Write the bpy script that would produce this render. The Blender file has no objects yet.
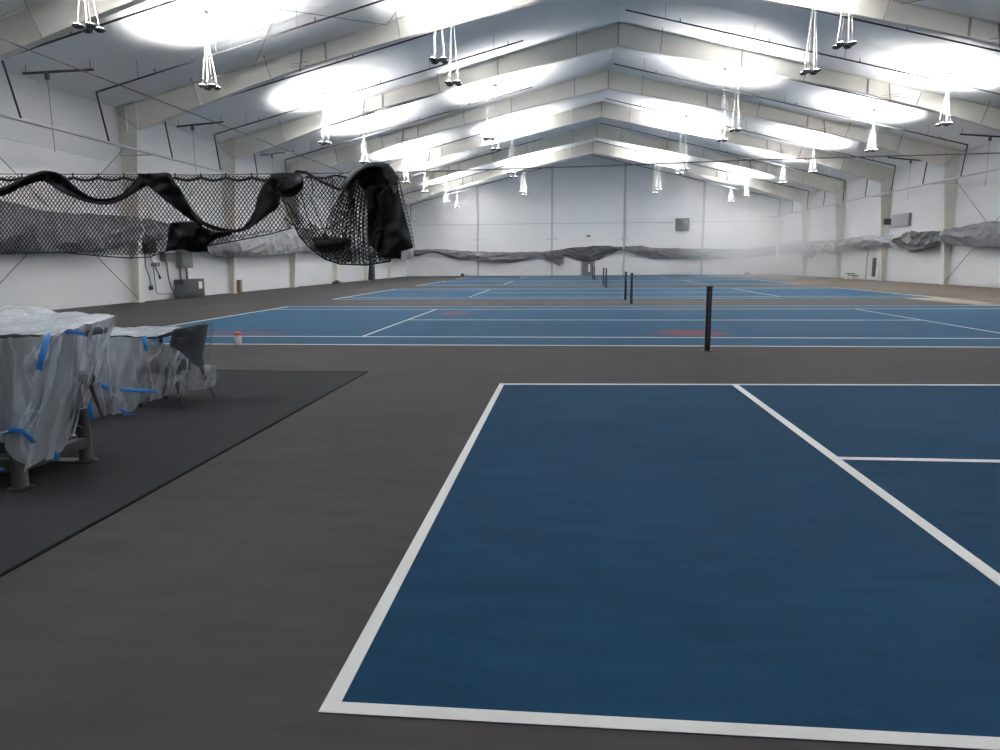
import bpy, bmesh, math, random
from mathutils import Vector, noise
random.seed(7)
C = bpy.context.scene.collection
PI = math.pi

# ------------------------------------------------------------------ survey
F_PX, PITCH, YAW, ROLL, EYE = 695.81, .16158, -.0962, -.00745, 1.4928
_cp, _sp, _cy, _sy = math.cos(PITCH), math.sin(PITCH), math.cos(YAW), math.sin(YAW)
FWD = Vector((_sy*_cp, _cy*_cp, -_sp)); _R = Vector((_cy, -_sy, 0)); _U = _R.cross(FWD)
RIGHT = _R*math.cos(ROLL) + _U*math.sin(ROLL); UP = -_R*math.sin(ROLL) + _U*math.cos(ROLL)
def at(px, py, X=None, Y=None, Z=None):
    """sight line of the survey photo met with a real plane of the hall"""
    d = RIGHT*((px-500)/F_PX) + UP*((375-py)/F_PX) + FWD
    t = X/d.x if X is not None else Y/d.y if Y is not None else (Z-EYE)/d.z
    return Vector((t*d.x, t*d.y, EYE+t*d.z))

# hall
XL, XR, RX, RZ, SL = -17.2, 21.7, 2.25, 12.25, .25
Y0, Y1 = -7.0, 74.3
def roof(x): return RZ - SL*abs(x-RX)
FRAMES = [26.3+8*k for k in range(-2, 6)]
ORD = 'first second third fourth fifth sixth seventh eighth ninth tenth eleventh twelfth thirteenth fourteenth fifteenth sixteenth'.split()

# ------------------------------------------------------------------ materials
def nodes(name):
    m = bpy.data.materials.new(name); m.use_nodes = True
    nt = m.node_tree; return m, nt, nt.nodes['Principled BSDF']
def N(nt, typ, **kw):
    n = nt.nodes.new(typ)
    for k, v in kw.items():
        if k.startswith('_'): setattr(n, k[1:], v)
        else: n.inputs[k.replace('__', ' ')].default_value = v
    return n
def mat(name, col, rough=.5, metal=0, var=.12, scale=6, bump=0, spec=.5):
    m, nt, b = nodes(name)
    b.inputs['Roughness'].default_value = rough; b.inputs['Metallic'].default_value = metal
    b.inputs['Specular IOR Level'].default_value = spec
    tc = N(nt, 'ShaderNodeTexCoord'); nz = N(nt, 'ShaderNodeTexNoise', Scale=scale, Detail=4)
    nt.links.new(tc.outputs['Object'], nz.inputs['Vector'])
    mx = N(nt, 'ShaderNodeMix', _data_type='RGBA')
    mx.inputs[6].default_value = [c*(1-var) for c in col]+[1]; mx.inputs[7].default_value = [min(1, c*(1+var)) for c in col]+[1]
    nt.links.new(nz.outputs['Fac'], mx.inputs[0]); nt.links.new(mx.outputs[2], b.inputs['Base Color'])
    if bump:
        bp = N(nt, 'ShaderNodeBump', Strength=bump, Distance=.02)
        nt.links.new(nz.outputs['Fac'], bp.inputs['Height']); nt.links.new(bp.outputs['Normal'], b.inputs['Normal'])
    return m
M = {}
M['liner'] = mat('white_roof_liner', (.84, .85, .87), .55, var=.025, scale=.6, bump=.08)
M['wall'] = mat('white_wall_liner', (.70, .71, .725), .5, var=.03, scale=.5, bump=.1)
M['steel'] = mat('cream_painted_steel', (.72, .70, .65), .5, var=.04, scale=2)
M['steel_dark'] = mat('cream_steel_edges', (.38, .36, .33), .55, var=.06, scale=3)
M['grey_post'] = mat('grey_steel_post', (.45, .46, .47), .5, var=.05)
M['pipe_black'] = mat('black_pipe', (.05, .05, .055), .45, var=.2)
M['pipe_white'] = mat('pale_grey_pipe', (.48, .49, .50), .4, var=.06)
M['rod'] = mat('steel_rod', (.22, .22, .23), .45, metal=.3)
M['line'] = mat('white_court_line', (.56, .57, .56), .6, var=.05, scale=9)
M['black'] = mat('black_vinyl', (.0055, .006, .0085), .55, var=.3, scale=8, bump=.2, spec=.22)
M['cord'] = mat('black_cord', (.012, .012, .014), .6, var=.3)
M['net'] = mat('black_net_twine', (.012, .012, .013), .7, var=.3)
M['post'] = mat('black_post_paint', (.010, .013, .02), .35, var=.2)
M['post_brass'] = mat('post_metal', (.10, .10, .10), .4, metal=.7)
M['curtain'] = mat('grey_backdrop_vinyl', (.15, .155, .168), .5, var=.14, scale=3, bump=.2)
M['curtain_dark'] = mat('dark_grey_backdrop_vinyl', (.085, .088, .095), .5, var=.2, scale=3, bump=.2)
M['curtain_pale'] = mat('pale_grey_backdrop_vinyl', (.29, .295, .31), .5, var=.12, scale=3, bump=.2)
M['lamp'] = mat('dark_lamp_metal', (.10, .10, .105), .4, metal=.5)
M['cable'] = mat('white_cable', (.6, .6, .6), .5, var=.02)
M['grey_box'] = mat('grey_enclosure', (.13, .135, .14), .45, var=.08)
M['dark_box'] = mat('dark_enclosure', (.045, .047, .05), .45, var=.12)
M['conduit'] = mat('conduit_metal', (.22, .22, .22), .4, metal=.6)
M['paper'] = mat('white_label', (.75, .75, .73), .7, var=.03)
M['leg_grey'] = mat('grey_powder_coat', (.036, .037, .037), .45, var=.08, bump=.05)
M['foot_black'] = mat('black_rubber', (.012, .012, .013), .6, var=.2)
M['dark_fabric'] = mat('charcoal_upholstery', (.022, .025, .032), .85, var=.25, scale=60, bump=.15)
M['tape'] = mat('blue_masking_tape', (.02, .20, .62), .6, var=.08, scale=30)
M['red'] = mat('orange_red_plastic', (.62, .10, .05), .4, var=.05)
M['white_plastic'] = mat('white_plastic', (.7, .7, .7), .4, var=.05)
M['louvre'] = mat('grey_louvre', (.27, .275, .28), .5, var=.06)
M['wood'] = mat('brown_timber', (.22, .17, .12), .6, var=.2)
M['rubber'] = mat('dark_rubber_floor', (.031, .0322, .0362), .85, var=.16, scale=3, bump=.06, spec=.1)
M['rubber_edge'] = mat('rubber_edge', (.010, .010, .0105), .9, var=.1, spec=.05)

def plastic(name, lo, hi, col=(.72, .78, .86), scale=(4, 4, 1.5)):
    """thin polythene: mostly see-through, whiter where it is creased or doubled"""
    m, nt, b = nodes(name); L = nt.links.new
    b.inputs['Base Color'].default_value = (*col, 1); b.inputs['Roughness'].default_value = .25
    tr = N(nt, 'ShaderNodeBsdfTransparent'); tr.inputs['Color'].default_value = (.93, .94, .95, 1)
    tl = N(nt, 'ShaderNodeBsdfTranslucent'); tl.inputs['Color'].default_value = (*col, 1)
    tc = N(nt, 'ShaderNodeTexCoord'); mp = N(nt, 'ShaderNodeMapping'); mp.inputs['Scale'].default_value = scale; mp.inputs['Rotation'].default_value = (0, .35, 0)
    n1 = N(nt, 'ShaderNodeTexNoise', Scale=.8, Detail=3, Distortion=.6); n2 = N(nt, 'ShaderNodeTexNoise', Scale=1.3, Detail=2.5, Distortion=.35)
    L(tc.outputs['Object'], mp.inputs['Vector']); L(mp.outputs[0], n1.inputs['Vector']); L(mp.outputs[0], n2.inputs['Vector'])
    sb = N(nt, 'ShaderNodeMath', _operation='SUBTRACT'); sb.inputs[1].default_value = .5; L(n2.outputs['Fac'], sb.inputs[0])
    ab = N(nt, 'ShaderNodeMath', _operation='ABSOLUTE'); L(sb.outputs[0], ab.inputs[0])
    cr = N(nt, 'ShaderNodeMapRange', _interpolation_type='SMOOTHSTEP'); cr.inputs['From Min'].default_value = 0; cr.inputs['From Max'].default_value = .035
    cr.inputs['To Min'].default_value = 1; cr.inputs['To Max'].default_value = 0; L(ab.outputs[0], cr.inputs['Value'])
    mr = N(nt, 'ShaderNodeMapRange'); mr.inputs['From Min'].default_value = .35; mr.inputs['From Max'].default_value = .65
    mr.inputs['To Min'].default_value = lo; mr.inputs['To Max'].default_value = hi; L(n1.outputs['Fac'], mr.inputs['Value'])
    fa = N(nt, 'ShaderNodeMath', _operation='MULTIPLY_ADD', _use_clamp=True); fa.inputs[1].default_value = .22; L(cr.outputs[0], fa.inputs[0]); L(mr.outputs[0], fa.inputs[2])
    hs = N(nt, 'ShaderNodeMath', _operation='MULTIPLY_ADD'); hs.inputs[1].default_value = .5; L(cr.outputs[0], hs.inputs[0]); L(n1.outputs['Fac'], hs.inputs[2])
    bp = N(nt, 'ShaderNodeBump', Strength=.5, Distance=.03); L(hs.outputs[0], bp.inputs['Height'])
    for q in (b, tl): L(bp.outputs['Normal'], q.inputs['Normal'])
    a1 = N(nt, 'ShaderNodeMixShader', Fac=.35); L(b.outputs[0], a1.inputs[1]); L(tl.outputs[0], a1.inputs[2])
    a2 = N(nt, 'ShaderNodeMixShader'); L(fa.outputs[0], a2.inputs[0]); L(tr.outputs[0], a2.inputs[1]); L(a1.outputs[0], a2.inputs[2])
    L(a2.outputs[0], nt.nodes['Material Output'].inputs['Surface'])
    return m
M['film'] = plastic('clear_plastic_film', .22, .50, scale=(3.2, 3.2, .8))
M['film_thin'] = plastic('thin_plastic_film', .0, .06, scale=(1.5, 1.5, 9))
M['film_front'] = plastic('taut_plastic_film', .04, .20, scale=(3.2, 3.2, .8))
M['film_thick'] = plastic('doubled_plastic_film', .72, .95)
M['film_loose'] = plastic('loose_plastic_film', .28, .62)

def emis(name, col, s):
    m, nt, b = nodes(name)
    b.inputs['Base Color'].default_value = (*col, 1); b.inputs['Emission Color'].default_value = (*col, 1); b.inputs['Emission Strength'].default_value = s
    return m
M['lens'] = emis('led_lens', (1, .985, .95), 30)

def stained(name, c0, c1, rough, stains, scale=.35, tan=None, streak=0, spec=.5):
    """painted acrylic court surface: two-scale mottling, dried drag marks, stains and tinted patches with a place of their own"""
    m, nt, b = nodes(name); L = nt.links.new
    b.inputs['Specular IOR Level'].default_value = spec
    tc = N(nt, 'ShaderNodeNewGeometry')
    n1 = N(nt, 'ShaderNodeTexNoise', Scale=scale, Detail=6, Roughness=.6); L(tc.outputs['Position'], n1.inputs['Vector'])
    mp = N(nt, 'ShaderNodeMapping'); mp.inputs['Scale'].default_value = (1.2, 5, 1); L(tc.outputs['Position'], mp.inputs['Vector'])
    n2 = N(nt, 'ShaderNodeTexNoise', Scale=1.3, Detail=5, Roughness=.65); L(mp.outputs[0], n2.inputs['Vector'])
    ad = N(nt, 'ShaderNodeMath', _operation='ADD'); L(n1.outputs['Fac'], ad.inputs[0]); L(n2.outputs['Fac'], ad.inputs[1])
    mr = N(nt, 'ShaderNodeMapRange'); mr.inputs['From Min'].default_value = .7; mr.inputs['From Max'].default_value = 1.3
    L(ad.outputs[0], mr.inputs['Value'])
    mx = N(nt, 'ShaderNodeMix', _data_type='RGBA'); mx.inputs[6].default_value = (*c0, 1); mx.inputs[7].default_value = (*c1, 1)
    L(mr.outputs[0], mx.inputs[0]); out = mx.outputs[2]
    for (cx, cy, sx, sy, col, amt) in stains:
        sub = N(nt, 'ShaderNodeVectorMath', _operation='SUBTRACT'); sub.inputs[1].default_value = (cx, cy, 0); L(tc.outputs['Position'], sub.inputs[0])
        dv = N(nt, 'ShaderNodeVectorMath', _operation='DIVIDE'); dv.inputs[1].default_value = (sx, sy, 1); L(sub.outputs[0], dv.inputs[0])
        ln = N(nt, 'ShaderNodeVectorMath', _operation='LENGTH'); L(dv.outputs[0], ln.inputs[0])
        n3 = N(nt, 'ShaderNodeTexNoise', Scale=1.1, Detail=4); L(tc.outputs['Position'], n3.inputs['Vector'])
        su = N(nt, 'ShaderNodeMath', _operation='ADD'); L(ln.outputs['Value'], su.inputs[0]); L(n3.outputs['Fac'], su.inputs[1])
        r2 = N(nt, 'ShaderNodeMapRange'); r2.inputs['From Min'].default_value = 1.0; r2.inputs['From Max'].default_value = 1.55
        r2.inputs['To Min'].default_value = amt; r2.inputs['To Max'].default_value = 0; L(su.outputs[0], r2.inputs['Value'])
        m2 = N(nt, 'ShaderNodeMix', _data_type='RGBA'); m2.inputs[7].default_value = (*col, 1); L(r2.outputs[0], m2.inputs[0]); L(out, m2.inputs[6]); out = m2.outputs[2]
    L(out, b.inputs['Base Color'])
    rr = N(nt, 'ShaderNodeMapRange'); rr.inputs['To Min'].default_value = rough-.05; rr.inputs['To Max'].default_value = rough+.07
    L(n2.outputs['Fac'], rr.inputs['Value']); L(rr.outputs[0], b.inputs['Roughness'])
    bp = N(nt, 'ShaderNodeBump', Strength=.12, Distance=.004); n4 = N(nt, 'ShaderNodeTexNoise', Scale=180, Detail=2); L(tc.outputs['Position'], n4.inputs['Vector'])
    L(n4.outputs['Fac'], bp.inputs['Height']); L(bp.outputs['Normal'], b.inputs['Normal'])
    return m
RED = (.22, .06, .055); STREAK_TINT = (.46, .40, .31)  # pale cream tint for the long streak on the floor's right side
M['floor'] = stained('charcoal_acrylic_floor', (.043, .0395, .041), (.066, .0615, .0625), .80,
    [(18, 42, 7, 22, (.17, .14, .115), .85), (6, 25.6, 17, 2.0, (.085, .077, .068), .8), (13.7, 28.2, 1.0, 5.2, STREAK_TINT, .9), (17.5, 26.5, 4.0, 3.0, (.22, .18, .14), .8), (4, 42.2, 14, 1.8, (.085, .08, .07), .6)], spec=.15)
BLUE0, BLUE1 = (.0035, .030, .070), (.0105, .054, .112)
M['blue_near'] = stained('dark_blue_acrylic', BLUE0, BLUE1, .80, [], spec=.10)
a_, b_, c_ = at(690, 333, Z=0), at(455, 313, Z=0), at(235, 333, Z=0)
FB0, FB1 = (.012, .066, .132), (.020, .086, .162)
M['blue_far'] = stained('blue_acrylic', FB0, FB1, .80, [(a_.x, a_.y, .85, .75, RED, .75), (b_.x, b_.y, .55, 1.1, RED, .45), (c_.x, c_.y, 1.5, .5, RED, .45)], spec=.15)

# ------------------------------------------------------------------ mesh helpers
class MB:
    def __init__(s): s.v = []; s.f = []
    def add(s, vs, fs):
        o = len(s.v); s.v += [tuple(v) for v in vs]; s.f += [tuple(i+o for i in f) for f in fs]; return s
    def box(s, x0, x1, y0, y1, z0, z1, bev=0):
        if bev:
            bm = bmesh.new(); bmesh.ops.create_cube(bm, size=1)
            bmesh.ops.scale(bm, vec=(x1-x0, y1-y0, z1-z0), verts=bm.verts); bmesh.ops.translate(bm, vec=((x0+x1)/2, (y0+y1)/2, (z0+z1)/2), verts=bm.verts)
            bmesh.ops.bevel(bm, geom=bm.edges[:], offset=bev, segments=2, affect='EDGES', profile=.6)
            bm.verts.index_update(); s.add([v.co[:] for v in bm.verts], [[v.index for v in f.verts] for f in bm.faces]); bm.free(); return s
        p = [(x, y, z) for z in (z0, z1) for y in (y0, y1) for x in (x0, x1)]
        return s.add(p, [(0,2,3,1),(4,5,7,6),(0,1,5,4),(2,6,7,3),(0,4,6,2),(1,3,7,5)])
    def hexa(s, p):    # 8 points: bottom 4 loop, top 4 loop
        return s.add(p, [(3,2,1,0),(4,5,6,7),(0,1,5,4),(1,2,6,5),(2,3,7,6),(3,0,4,7)])
    def tube(s, pts, r, n=8, caps=True):
        pts = [Vector(p) for p in pts]; rs = r if isinstance(r, (list, tuple)) else [r]*len(pts); vs = []; fs = []
        up = None
        for i, p in enumerate(pts):
            t = (pts[min(i+1, len(pts)-1)]-pts[max(i-1, 0)]).normalized()
            if up is None:
                a = Vector((0,0,1)) if abs(t.z) < .9 else Vector((1,0,0)); up = (a - t*a.dot(t)).normalized()
            else:
                up = (up - t*up.dot(t)).normalized()
            w = t.cross(up)
            vs += [p + (up*math.cos(2*PI*k/n)+w*math.sin(2*PI*k/n))*rs[i] for k in range(n)]
        for i in range(len(pts)-1):
            for k in range(n):
                a, b = i*n+k, i*n+(k+1)%n; fs.append((a, b, b+n, a+n))
        if caps: fs += [tuple(range(n))[::-1], tuple(range((len(pts)-1)*n, len(pts)*n))]
        return s.add(vs, fs)
    def lathe(s, prof, c=(0,0,0), n=20):
        vs = []; fs = []
        for r, z in prof: vs += [(c[0]+r*math.cos(2*PI*k/n), c[1]+r*math.sin(2*PI*k/n), c[2]+z) for k in range(n)]
        for i in range(len(prof)-1):
            for k in range(n):
                a, b = i*n+k, i*n+(k+1)%n; fs.append((a, b, b+n, a+n))
        fs += [tuple(range(n))[::-1], tuple(range((len(prof)-1)*n, len(prof)*n))]
        return s.add(vs, fs)
    def grid(s, fn, nu, nv):
        vs = [fn(i/nu, j/nv) for j in range(nv+1) for i in range(nu+1)]; w = nu+1
        return s.add(vs, [(j*w+i, j*w+i+1, (j+1)*w+i+1, (j+1)*w+i) for j in range(nv) for i in range(nu)])
    def prism(s, poly, y0, y1):     # polygon of (x,z) pushed along y
        n = len(poly)
        return s.add([(x, y0, z) for x, z in poly]+[(x, y1, z) for x, z in poly],
            [tuple(range(n)), tuple(range(n, 2*n))[::-1]]+[(i, i+n, (i+1)%n+n, (i+1)%n) for i in range(n)])
    def build(s, name, m, parent=None, smooth=True, solid=0, org=None):
        me = bpy.data.meshes.new(name)
        o3 = Vector(org) if org else Vector((0,0,0))
        me.from_pydata([tuple(Vector(v)-o3) for v in s.v], [], s.f); me.update()
        bm = bmesh.new(); bm.from_mesh(me); bmesh.ops.recalc_face_normals(bm, faces=bm.faces); bm.to_mesh(me); bm.free()
        for q in (m if isinstance(m, list) else [m]): me.materials.append(q)
        if smooth:
            me.set_sharp_from_angle(angle=math.radians(38))
            for p in me.polygons: p.use_smooth = True
        o = bpy.data.objects.new(name, me); C.objects.link(o)
        if org: o.location = o3
        if parent:
            o.parent = parent
            if not org: o.location = -parent.location
            else: o.location = o3 - parent.location
        if solid:
            md = o.modifiers.new('thickness', 'SOLIDIFY'); md.thickness = solid; md.offset = 0
        return o
def tag(o, label, cat, group=None, kind=None):
    o['label'] = label; o['category'] = cat
    if group: o['group'] = group
    if kind: o['kind'] = kind
    return o
def thing(name, loc, label, cat, group=None, kind=None):
    o = bpy.data.objects.new(name, None); C.objects.link(o); o.location = loc; o.empty_display_size = .2
    return tag(o, label, cat, group, kind)
def dup(root, loc, label, rz=None):
    r = root.copy(); C.objects.link(r); r.location = loc; r['label'] = label
    if rz is not None: r.rotation_euler.z = rz
    for ch in list(root.children):
        c = ch.copy(); C.objects.link(c); c.parent = r
        for g in ch.children:
            d = g.copy(); C.objects.link(d); d.parent = c
    return r
def structure(o, label, cat): return tag(o, label, cat, kind='structure')
def nz(*p): return noise.noise(Vector(p))

# ------------------------------------------------------------------ room shell
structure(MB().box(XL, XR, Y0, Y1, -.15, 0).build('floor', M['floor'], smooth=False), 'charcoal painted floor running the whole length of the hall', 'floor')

def ceil_pt(x):
    def f(u, v):
        y = Y0 + (Y1-Y0)*v; b = min(abs((y-F) ) for F in FRAMES)
        return (x(u), y, roof(x(u)) - .05*(math.sin(PI*min(b, 4)/4)) )
    return f
cm = MB()
xl = lambda u: XL + (RX-XL)*u
xr = lambda u: RX + (XR-RX)*u
cm.grid(ceil_pt(xl), 24, 160); cm.grid(ceil_pt(xr), 24, 160)
cm.prism([(XL-.2, roof(XL)+.25), (RX, RZ+.3), (XR+.2, roof(XR)+.25), (XR+.2, roof(XR)+.4), (RX, RZ+.45), (XL-.2, roof(XL)+.4)], Y0, Y1)
structure(cm.build('ceiling', M['liner']), 'white lined ceiling rising in two slopes to a ridge', 'ceiling')

GIRTS = [0, 2.45, 5.35, 7.6]
def bulge(z):
    for a, b in zip(GIRTS, GIRTS[1:]):
        if a <= z <= b: return math.sin(PI*(z-a)/(b-a))**.5
    return 0
def side_wall(X, s, name, label):
    H = roof(XL)
    m = MB().grid(lambda u, v: (X + s*(.05*bulge(H*v)*(.8+.4*nz(u*30, v*3, X))), Y0+(Y1-Y0)*u, H*v), 160, 60)
    m.box(X-(.3 if s > 0 else -.05), X+(-.05 if s > 0 else .3), Y0, Y1, 0, H+.1)
    g = MB()
    structure(m.build(name, M['wall']), label, 'wall')
    for z in GIRTS[1:3]:
        g.box(min(X, X+s*.035), max(X, X+s*.035), Y0, Y1, z-.02, z+.02)
    o = g.build('trim_1' if s > 0 else 'trim_2', M['wall'], smooth=False); structure(o, 'thin seam rails along the '+('left' if s > 0 else 'right')+' white wall', 'trim')
side_wall(XL, 1, 'wall_left', 'white lined left side wall behind the bunched net')
side_wall(XR, -1, 'wall_right', 'white lined right side wall with the exit door')
def gable(name, y, s, label):
    def f(u, v):
        x = XL+(XR-XL)*u; z = roof(x)*v
        return (x, y + s*.05*bulge(min(z, 7.6))*(.8+.4*nz(x*.5, z, y)), z)
    m = MB().grid(f, 120, 60)
    m.prism([(XL, 0), (XR, 0), (XR, roof(XR)), (RX, RZ), (XL, roof(XL))], y-s*.05, y-s*.3)
    return structure(m.build(name, M['wall']), label, 'wall')
gable('wall_back', Y1, -1, 'white lined far end wall under the gable')
gable('wall_front', Y0, 1, 'white end wall behind the viewpoint')
# end wall posts and rail
for i, x in enumerate((-9.4, -1.6, 5.85, 13.8)):
    m = MB().box(x-.11, x+.11, Y1-.14, Y1-.02, 0, roof(x)-.1, .015)
    m.box(x-.5, x+.5, Y1-.13, Y1-.06, 3.72, 3.80)
    structure(m.build('trim_%d' % (i+3), M['grey_post']), 'slim grey wall post on the far end wall, %s from the left' % ORD[i], 'post')
structure(MB().box(XL+.3, XR-.3, Y1-.09, Y1-.04, 5.33, 5.38).build('trim_7', M['grey_post'], smooth=False), 'thin seam rail across the far end wall', 'trim')

# ------------------------------------------------------------------ steel frames
# clear depth of the tapered rafter by distance from the ridge
TAPER = [(0, 1.03), (5.6, .78), (11.1, .66), (14, .74), (16.6, .92), (18.75, 1.05)]
def rdepth(d):
    for (a, p), (b, q) in zip(TAPER, TAPER[1:]):
        if a <= d <= b: return p+(q-p)*(d-a)/(b-a)
    return TAPER[-1][1]
def frame(Y, i):
    fr = thing('steel_frame', (RX, Y, 0), 'cream tapered steel portal frame across the hall, %s from the camera' % ORD[i], 'steel frame', kind='structure')
    half = XR-RX
    for s in (-1, 1):
        X = lambda d: RX+s*d
        # column: web + two flanges
        c = MB(); bo, to, bi, ti = half-.02, half-.02, half-.34, half-.88; zt = 6.55
        c.hexa([(X(bo), Y-.012, 0), (X(bi), Y-.012, 0), (X(bi), Y+.012, 0), (X(bo), Y+.012, 0), (X(to), Y-.012, 6.37), (X(ti), Y-.012, zt), (X(ti), Y+.012, zt), (X(to), Y+.012, 6.37)])
        c.hexa([(X(bi), Y-.13, 0), (X(bi+.02), Y-.13, 0), (X(bi+.02), Y+.13, 0), (X(bi), Y+.13, 0), (X(ti), Y-.13, zt), (X(ti+.02), Y-.13, zt), (X(ti+.02), Y+.13, zt), (X(ti), Y+.13, zt)])
        c.hexa([(X(bo), Y-.13, 0), (X(bo-.02), Y-.13, 0), (X(bo-.02), Y+.13, 0), (X(bo), Y+.13, 0), (X(to), Y-.13, 7.3), (X(to-.02), Y-.13, 7.3), (X(to-.02), Y+.13, 7.3), (X(to), Y+.13, 7.3)])
        xa, xb = sorted((X(bo-.02), X(bi-.06))); c.box(xa, xb, Y-.17, Y+.17, 0, .03)
        z = 5.0; xa, xb = sorted((X(bo), X(half-.72))); c.box(xa, xb, Y-.12, Y+.12, z, z+.02)
        c.build('column', M['steel'], fr, smooth=False)
        # rafter: web plate with top and bottom flanges
        w = MB(); ds = [0, 2.8, 5.6, 8.4, 11.1, 12.5, 14, 15.4, 16.6, half-.88]
        low = [(X(d), roof(X(d))-rdepth(d)) for d in ds]; top = [(X(d), roof(X(d))-.05) for d in ds]
        top2 = top+[(X(half-.02), roof(X(half))-.05)]; low2 = low+[(X(half-.02), roof(X(half))-1.0)]
        for k in range(len(low2)-1):
            p, q, a, b = low2[k], low2[k+1], top2[k], top2[k+1]
            w.hexa([(p[0], Y-.012, p[1]), (q[0], Y-.012, q[1]), (q[0], Y+.012, q[1]), (p[0], Y+.012, p[1]), (a[0], Y-.012, a[1]), (b[0], Y-.012, b[1]), (b[0], Y+.012, b[1]), (a[0], Y+.012, a[1])])
            w.hexa([(a[0], Y-.11, a[1]), (b[0], Y-.11, b[1]), (b[0], Y+.11, b[1]), (a[0], Y+.11, a[1]), (a[0], Y-.11, a[1]+.02), (b[0], Y-.11, b[1]+.02), (b[0], Y+.11, b[1]+.02), (a[0], Y+.11, a[1]+.02)])
        w.build('rafter', M['steel'], fr, smooth=False)
        fl = MB()
        for k in range(len(low)-1):
            p, q = low[k], low[k+1]
            fl.hexa([(p[0], Y-.12, p[1]-.02), (q[0], Y-.12, q[1]-.02), (q[0], Y+.12, q[1]-.02), (p[0], Y+.12, p[1]-.02), (p[0], Y-.12, p[1]), (q[0], Y-.12, q[1]), (q[0], Y+.12, q[1]), (p[0], Y+.12, p[1])])
        fl.build('rafter_flange', M['steel'], fr, smooth=False)
        # splice plates / stiffeners
        for d in (5.55, 11.1):
            x = X(d); xa, xb = x-.025, x+.025
            MB().box(xa, xb, Y-.11, Y+.11, roof(x)-rdepth(d)-.02, roof(x)-.06).build('splice_plate', M['steel_dark'], fr, smooth=False)
        for d in (half-.88, half-.45):
            x = X(d); MB().box(x-.012, x+.012, Y-.11, Y+.11, roof(x)-1.0, roof(x)-.06).build('knee_stiffener', M['steel'], fr, smooth=False)
        MB().tube([(X(half-.88), Y-.05, 6.6), (X(half-.1), Y-.05, 7.2)], .018, 6).build('knee_diagonal', M['steel_dark'], fr)
        # flange braces to the purlins
        for d in (1.9, 8.3, 13.2, 16.0):
            x = X(d); zb = roof(x)-rdepth(d)
            MB().tube([(x, Y-.1, zb), (x+s*.02, Y-.62, roof(x)-.03)], .022, 5).build('flange_brace', M['steel_dark'], fr)
        # dark drop bracket with two cross arms
        x = X(12.05); zb = roof(x)-rdepth(12.05); b = MB().tube([(x-s*.12, Y-.2, roof(x)-.08), (x, Y-.18, zb-.12)], .035, 6)
        for zz in (zb+.02, zb+.13): b.tube([(x-.35, Y-.18, zz), (x+.35, Y-.18, zz+.05)], .013, 5)
        b.build('drop_bracket', M['rod'], fr)
    MB().box(RX-.03, RX+.03, Y-.12, Y+.12, RZ-1.05, RZ-.06).build('ridge_plate', M['steel_dark'], fr, smooth=False)
for i, Y in enumerate(FRAMES): frame(Y, i)

# brace rods on the walls and in the roof bays
def rod(p, q, label, r=.016):
    structure(MB().tube([p, q], r, 6).build('brace_rod', M['rod']), label, 'brace rod')
for X, s, Ya, Yb, side in ((XL+.3, 1, 18.3, 26.3, 'left'), (XR-.3, -1, 34.3, 42.3, 'right')):
    rod((X, Ya+.1, 5.9), (X, Yb-.1, .15), 'thin steel brace rod on %s wall sloping down away from camera' % side)
    rod((X, Ya+.1, .15), (X, Yb-.1, 5.9), 'thin steel brace rod on %s wall sloping up away from camera' % side)
for xa, xb, side in ((-11.5, -6.5, 'lower left'), (-6.5, -1.5, 'upper left'), (11, 16, 'lower right')):
    rod((xa, 18.5, roof(xa)-.18), (xb, 26.1, roof(xb)-.18), 'thin roof brace rod on %s slope climbing away from camera' % side, .012)
    rod((xb, 18.5, roof(xb)-.18), (xa, 26.1, roof(xa)-.18), 'thin roof brace rod on %s slope falling away from camera' % side, .012)

# ------------------------------------------------------------------ sprinkler pipework
BR = [19.05+3.94*k for k in range(14)]
for side, XM, xs, xe in (('left', -15.8, -15.65, -1.9), ('right', 20.3, 20.15, 2.3)):
    zm = 5.65
    t = thing('sprinkler_main', (XM, 40, zm), 'pale sprinkler main pipe running along the %s wall' % side, 'pipe')
    MB().tube([(XM, 8, zm), (XM, 73.8, zm)], .05, 10).build('main_pipe', M['pipe_white'], t)
    for Y in FRAMES[1:]:
        wx = XL+.12 if side == 'left' else XR-.12
        MB().tube([(XM, Y-.2, zm-.05), (wx, Y-.2, zm-.05)], .02, 6).build('wall_bracket', M['pipe_white'], t)
    for k in range(9, 72, 8):
        MB().tube([(XM, k, zm), (XM, k+.16, zm)], .068, 10).build('pipe_coupling', M['pipe_white'], t)
    for i, Y in enumerate(BR):
        b = thing('sprinkler_branch', (xs, Y, roof(xs)-.62), 'black sprinkler pipe under the %s roof slope, %s from the camera' % (side, ORD[i]), 'pipe', 'sprinkler pipes under the roof')
        P = lambda x: (x, Y, roof(x)-.62)
        MB().tube([P(xs), P(xe)], .03, 8).build('slope_pipe', M['pipe_black'], b)
        MB().tube([P(xs), (XM, Y+.66, zm+.03)], .03, 8).build('riser_pipe', M['pipe_black'], b)
        n = 5
        for k in range(n):
            x = xs+(xe-xs)*(k+.55)/n
            MB().tube([(x, Y, roof(x)-.62), (x, Y, roof(x)-.02)], .009, 5).build('hanger', M['rod'], b)
            MB().tube([(x+.6, Y, roof(x+.6)-.62), (x+.6, Y, roof(x+.6)-.47)], .02, 6).build('sprinkler_head', M['pipe_black'], b)
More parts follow.
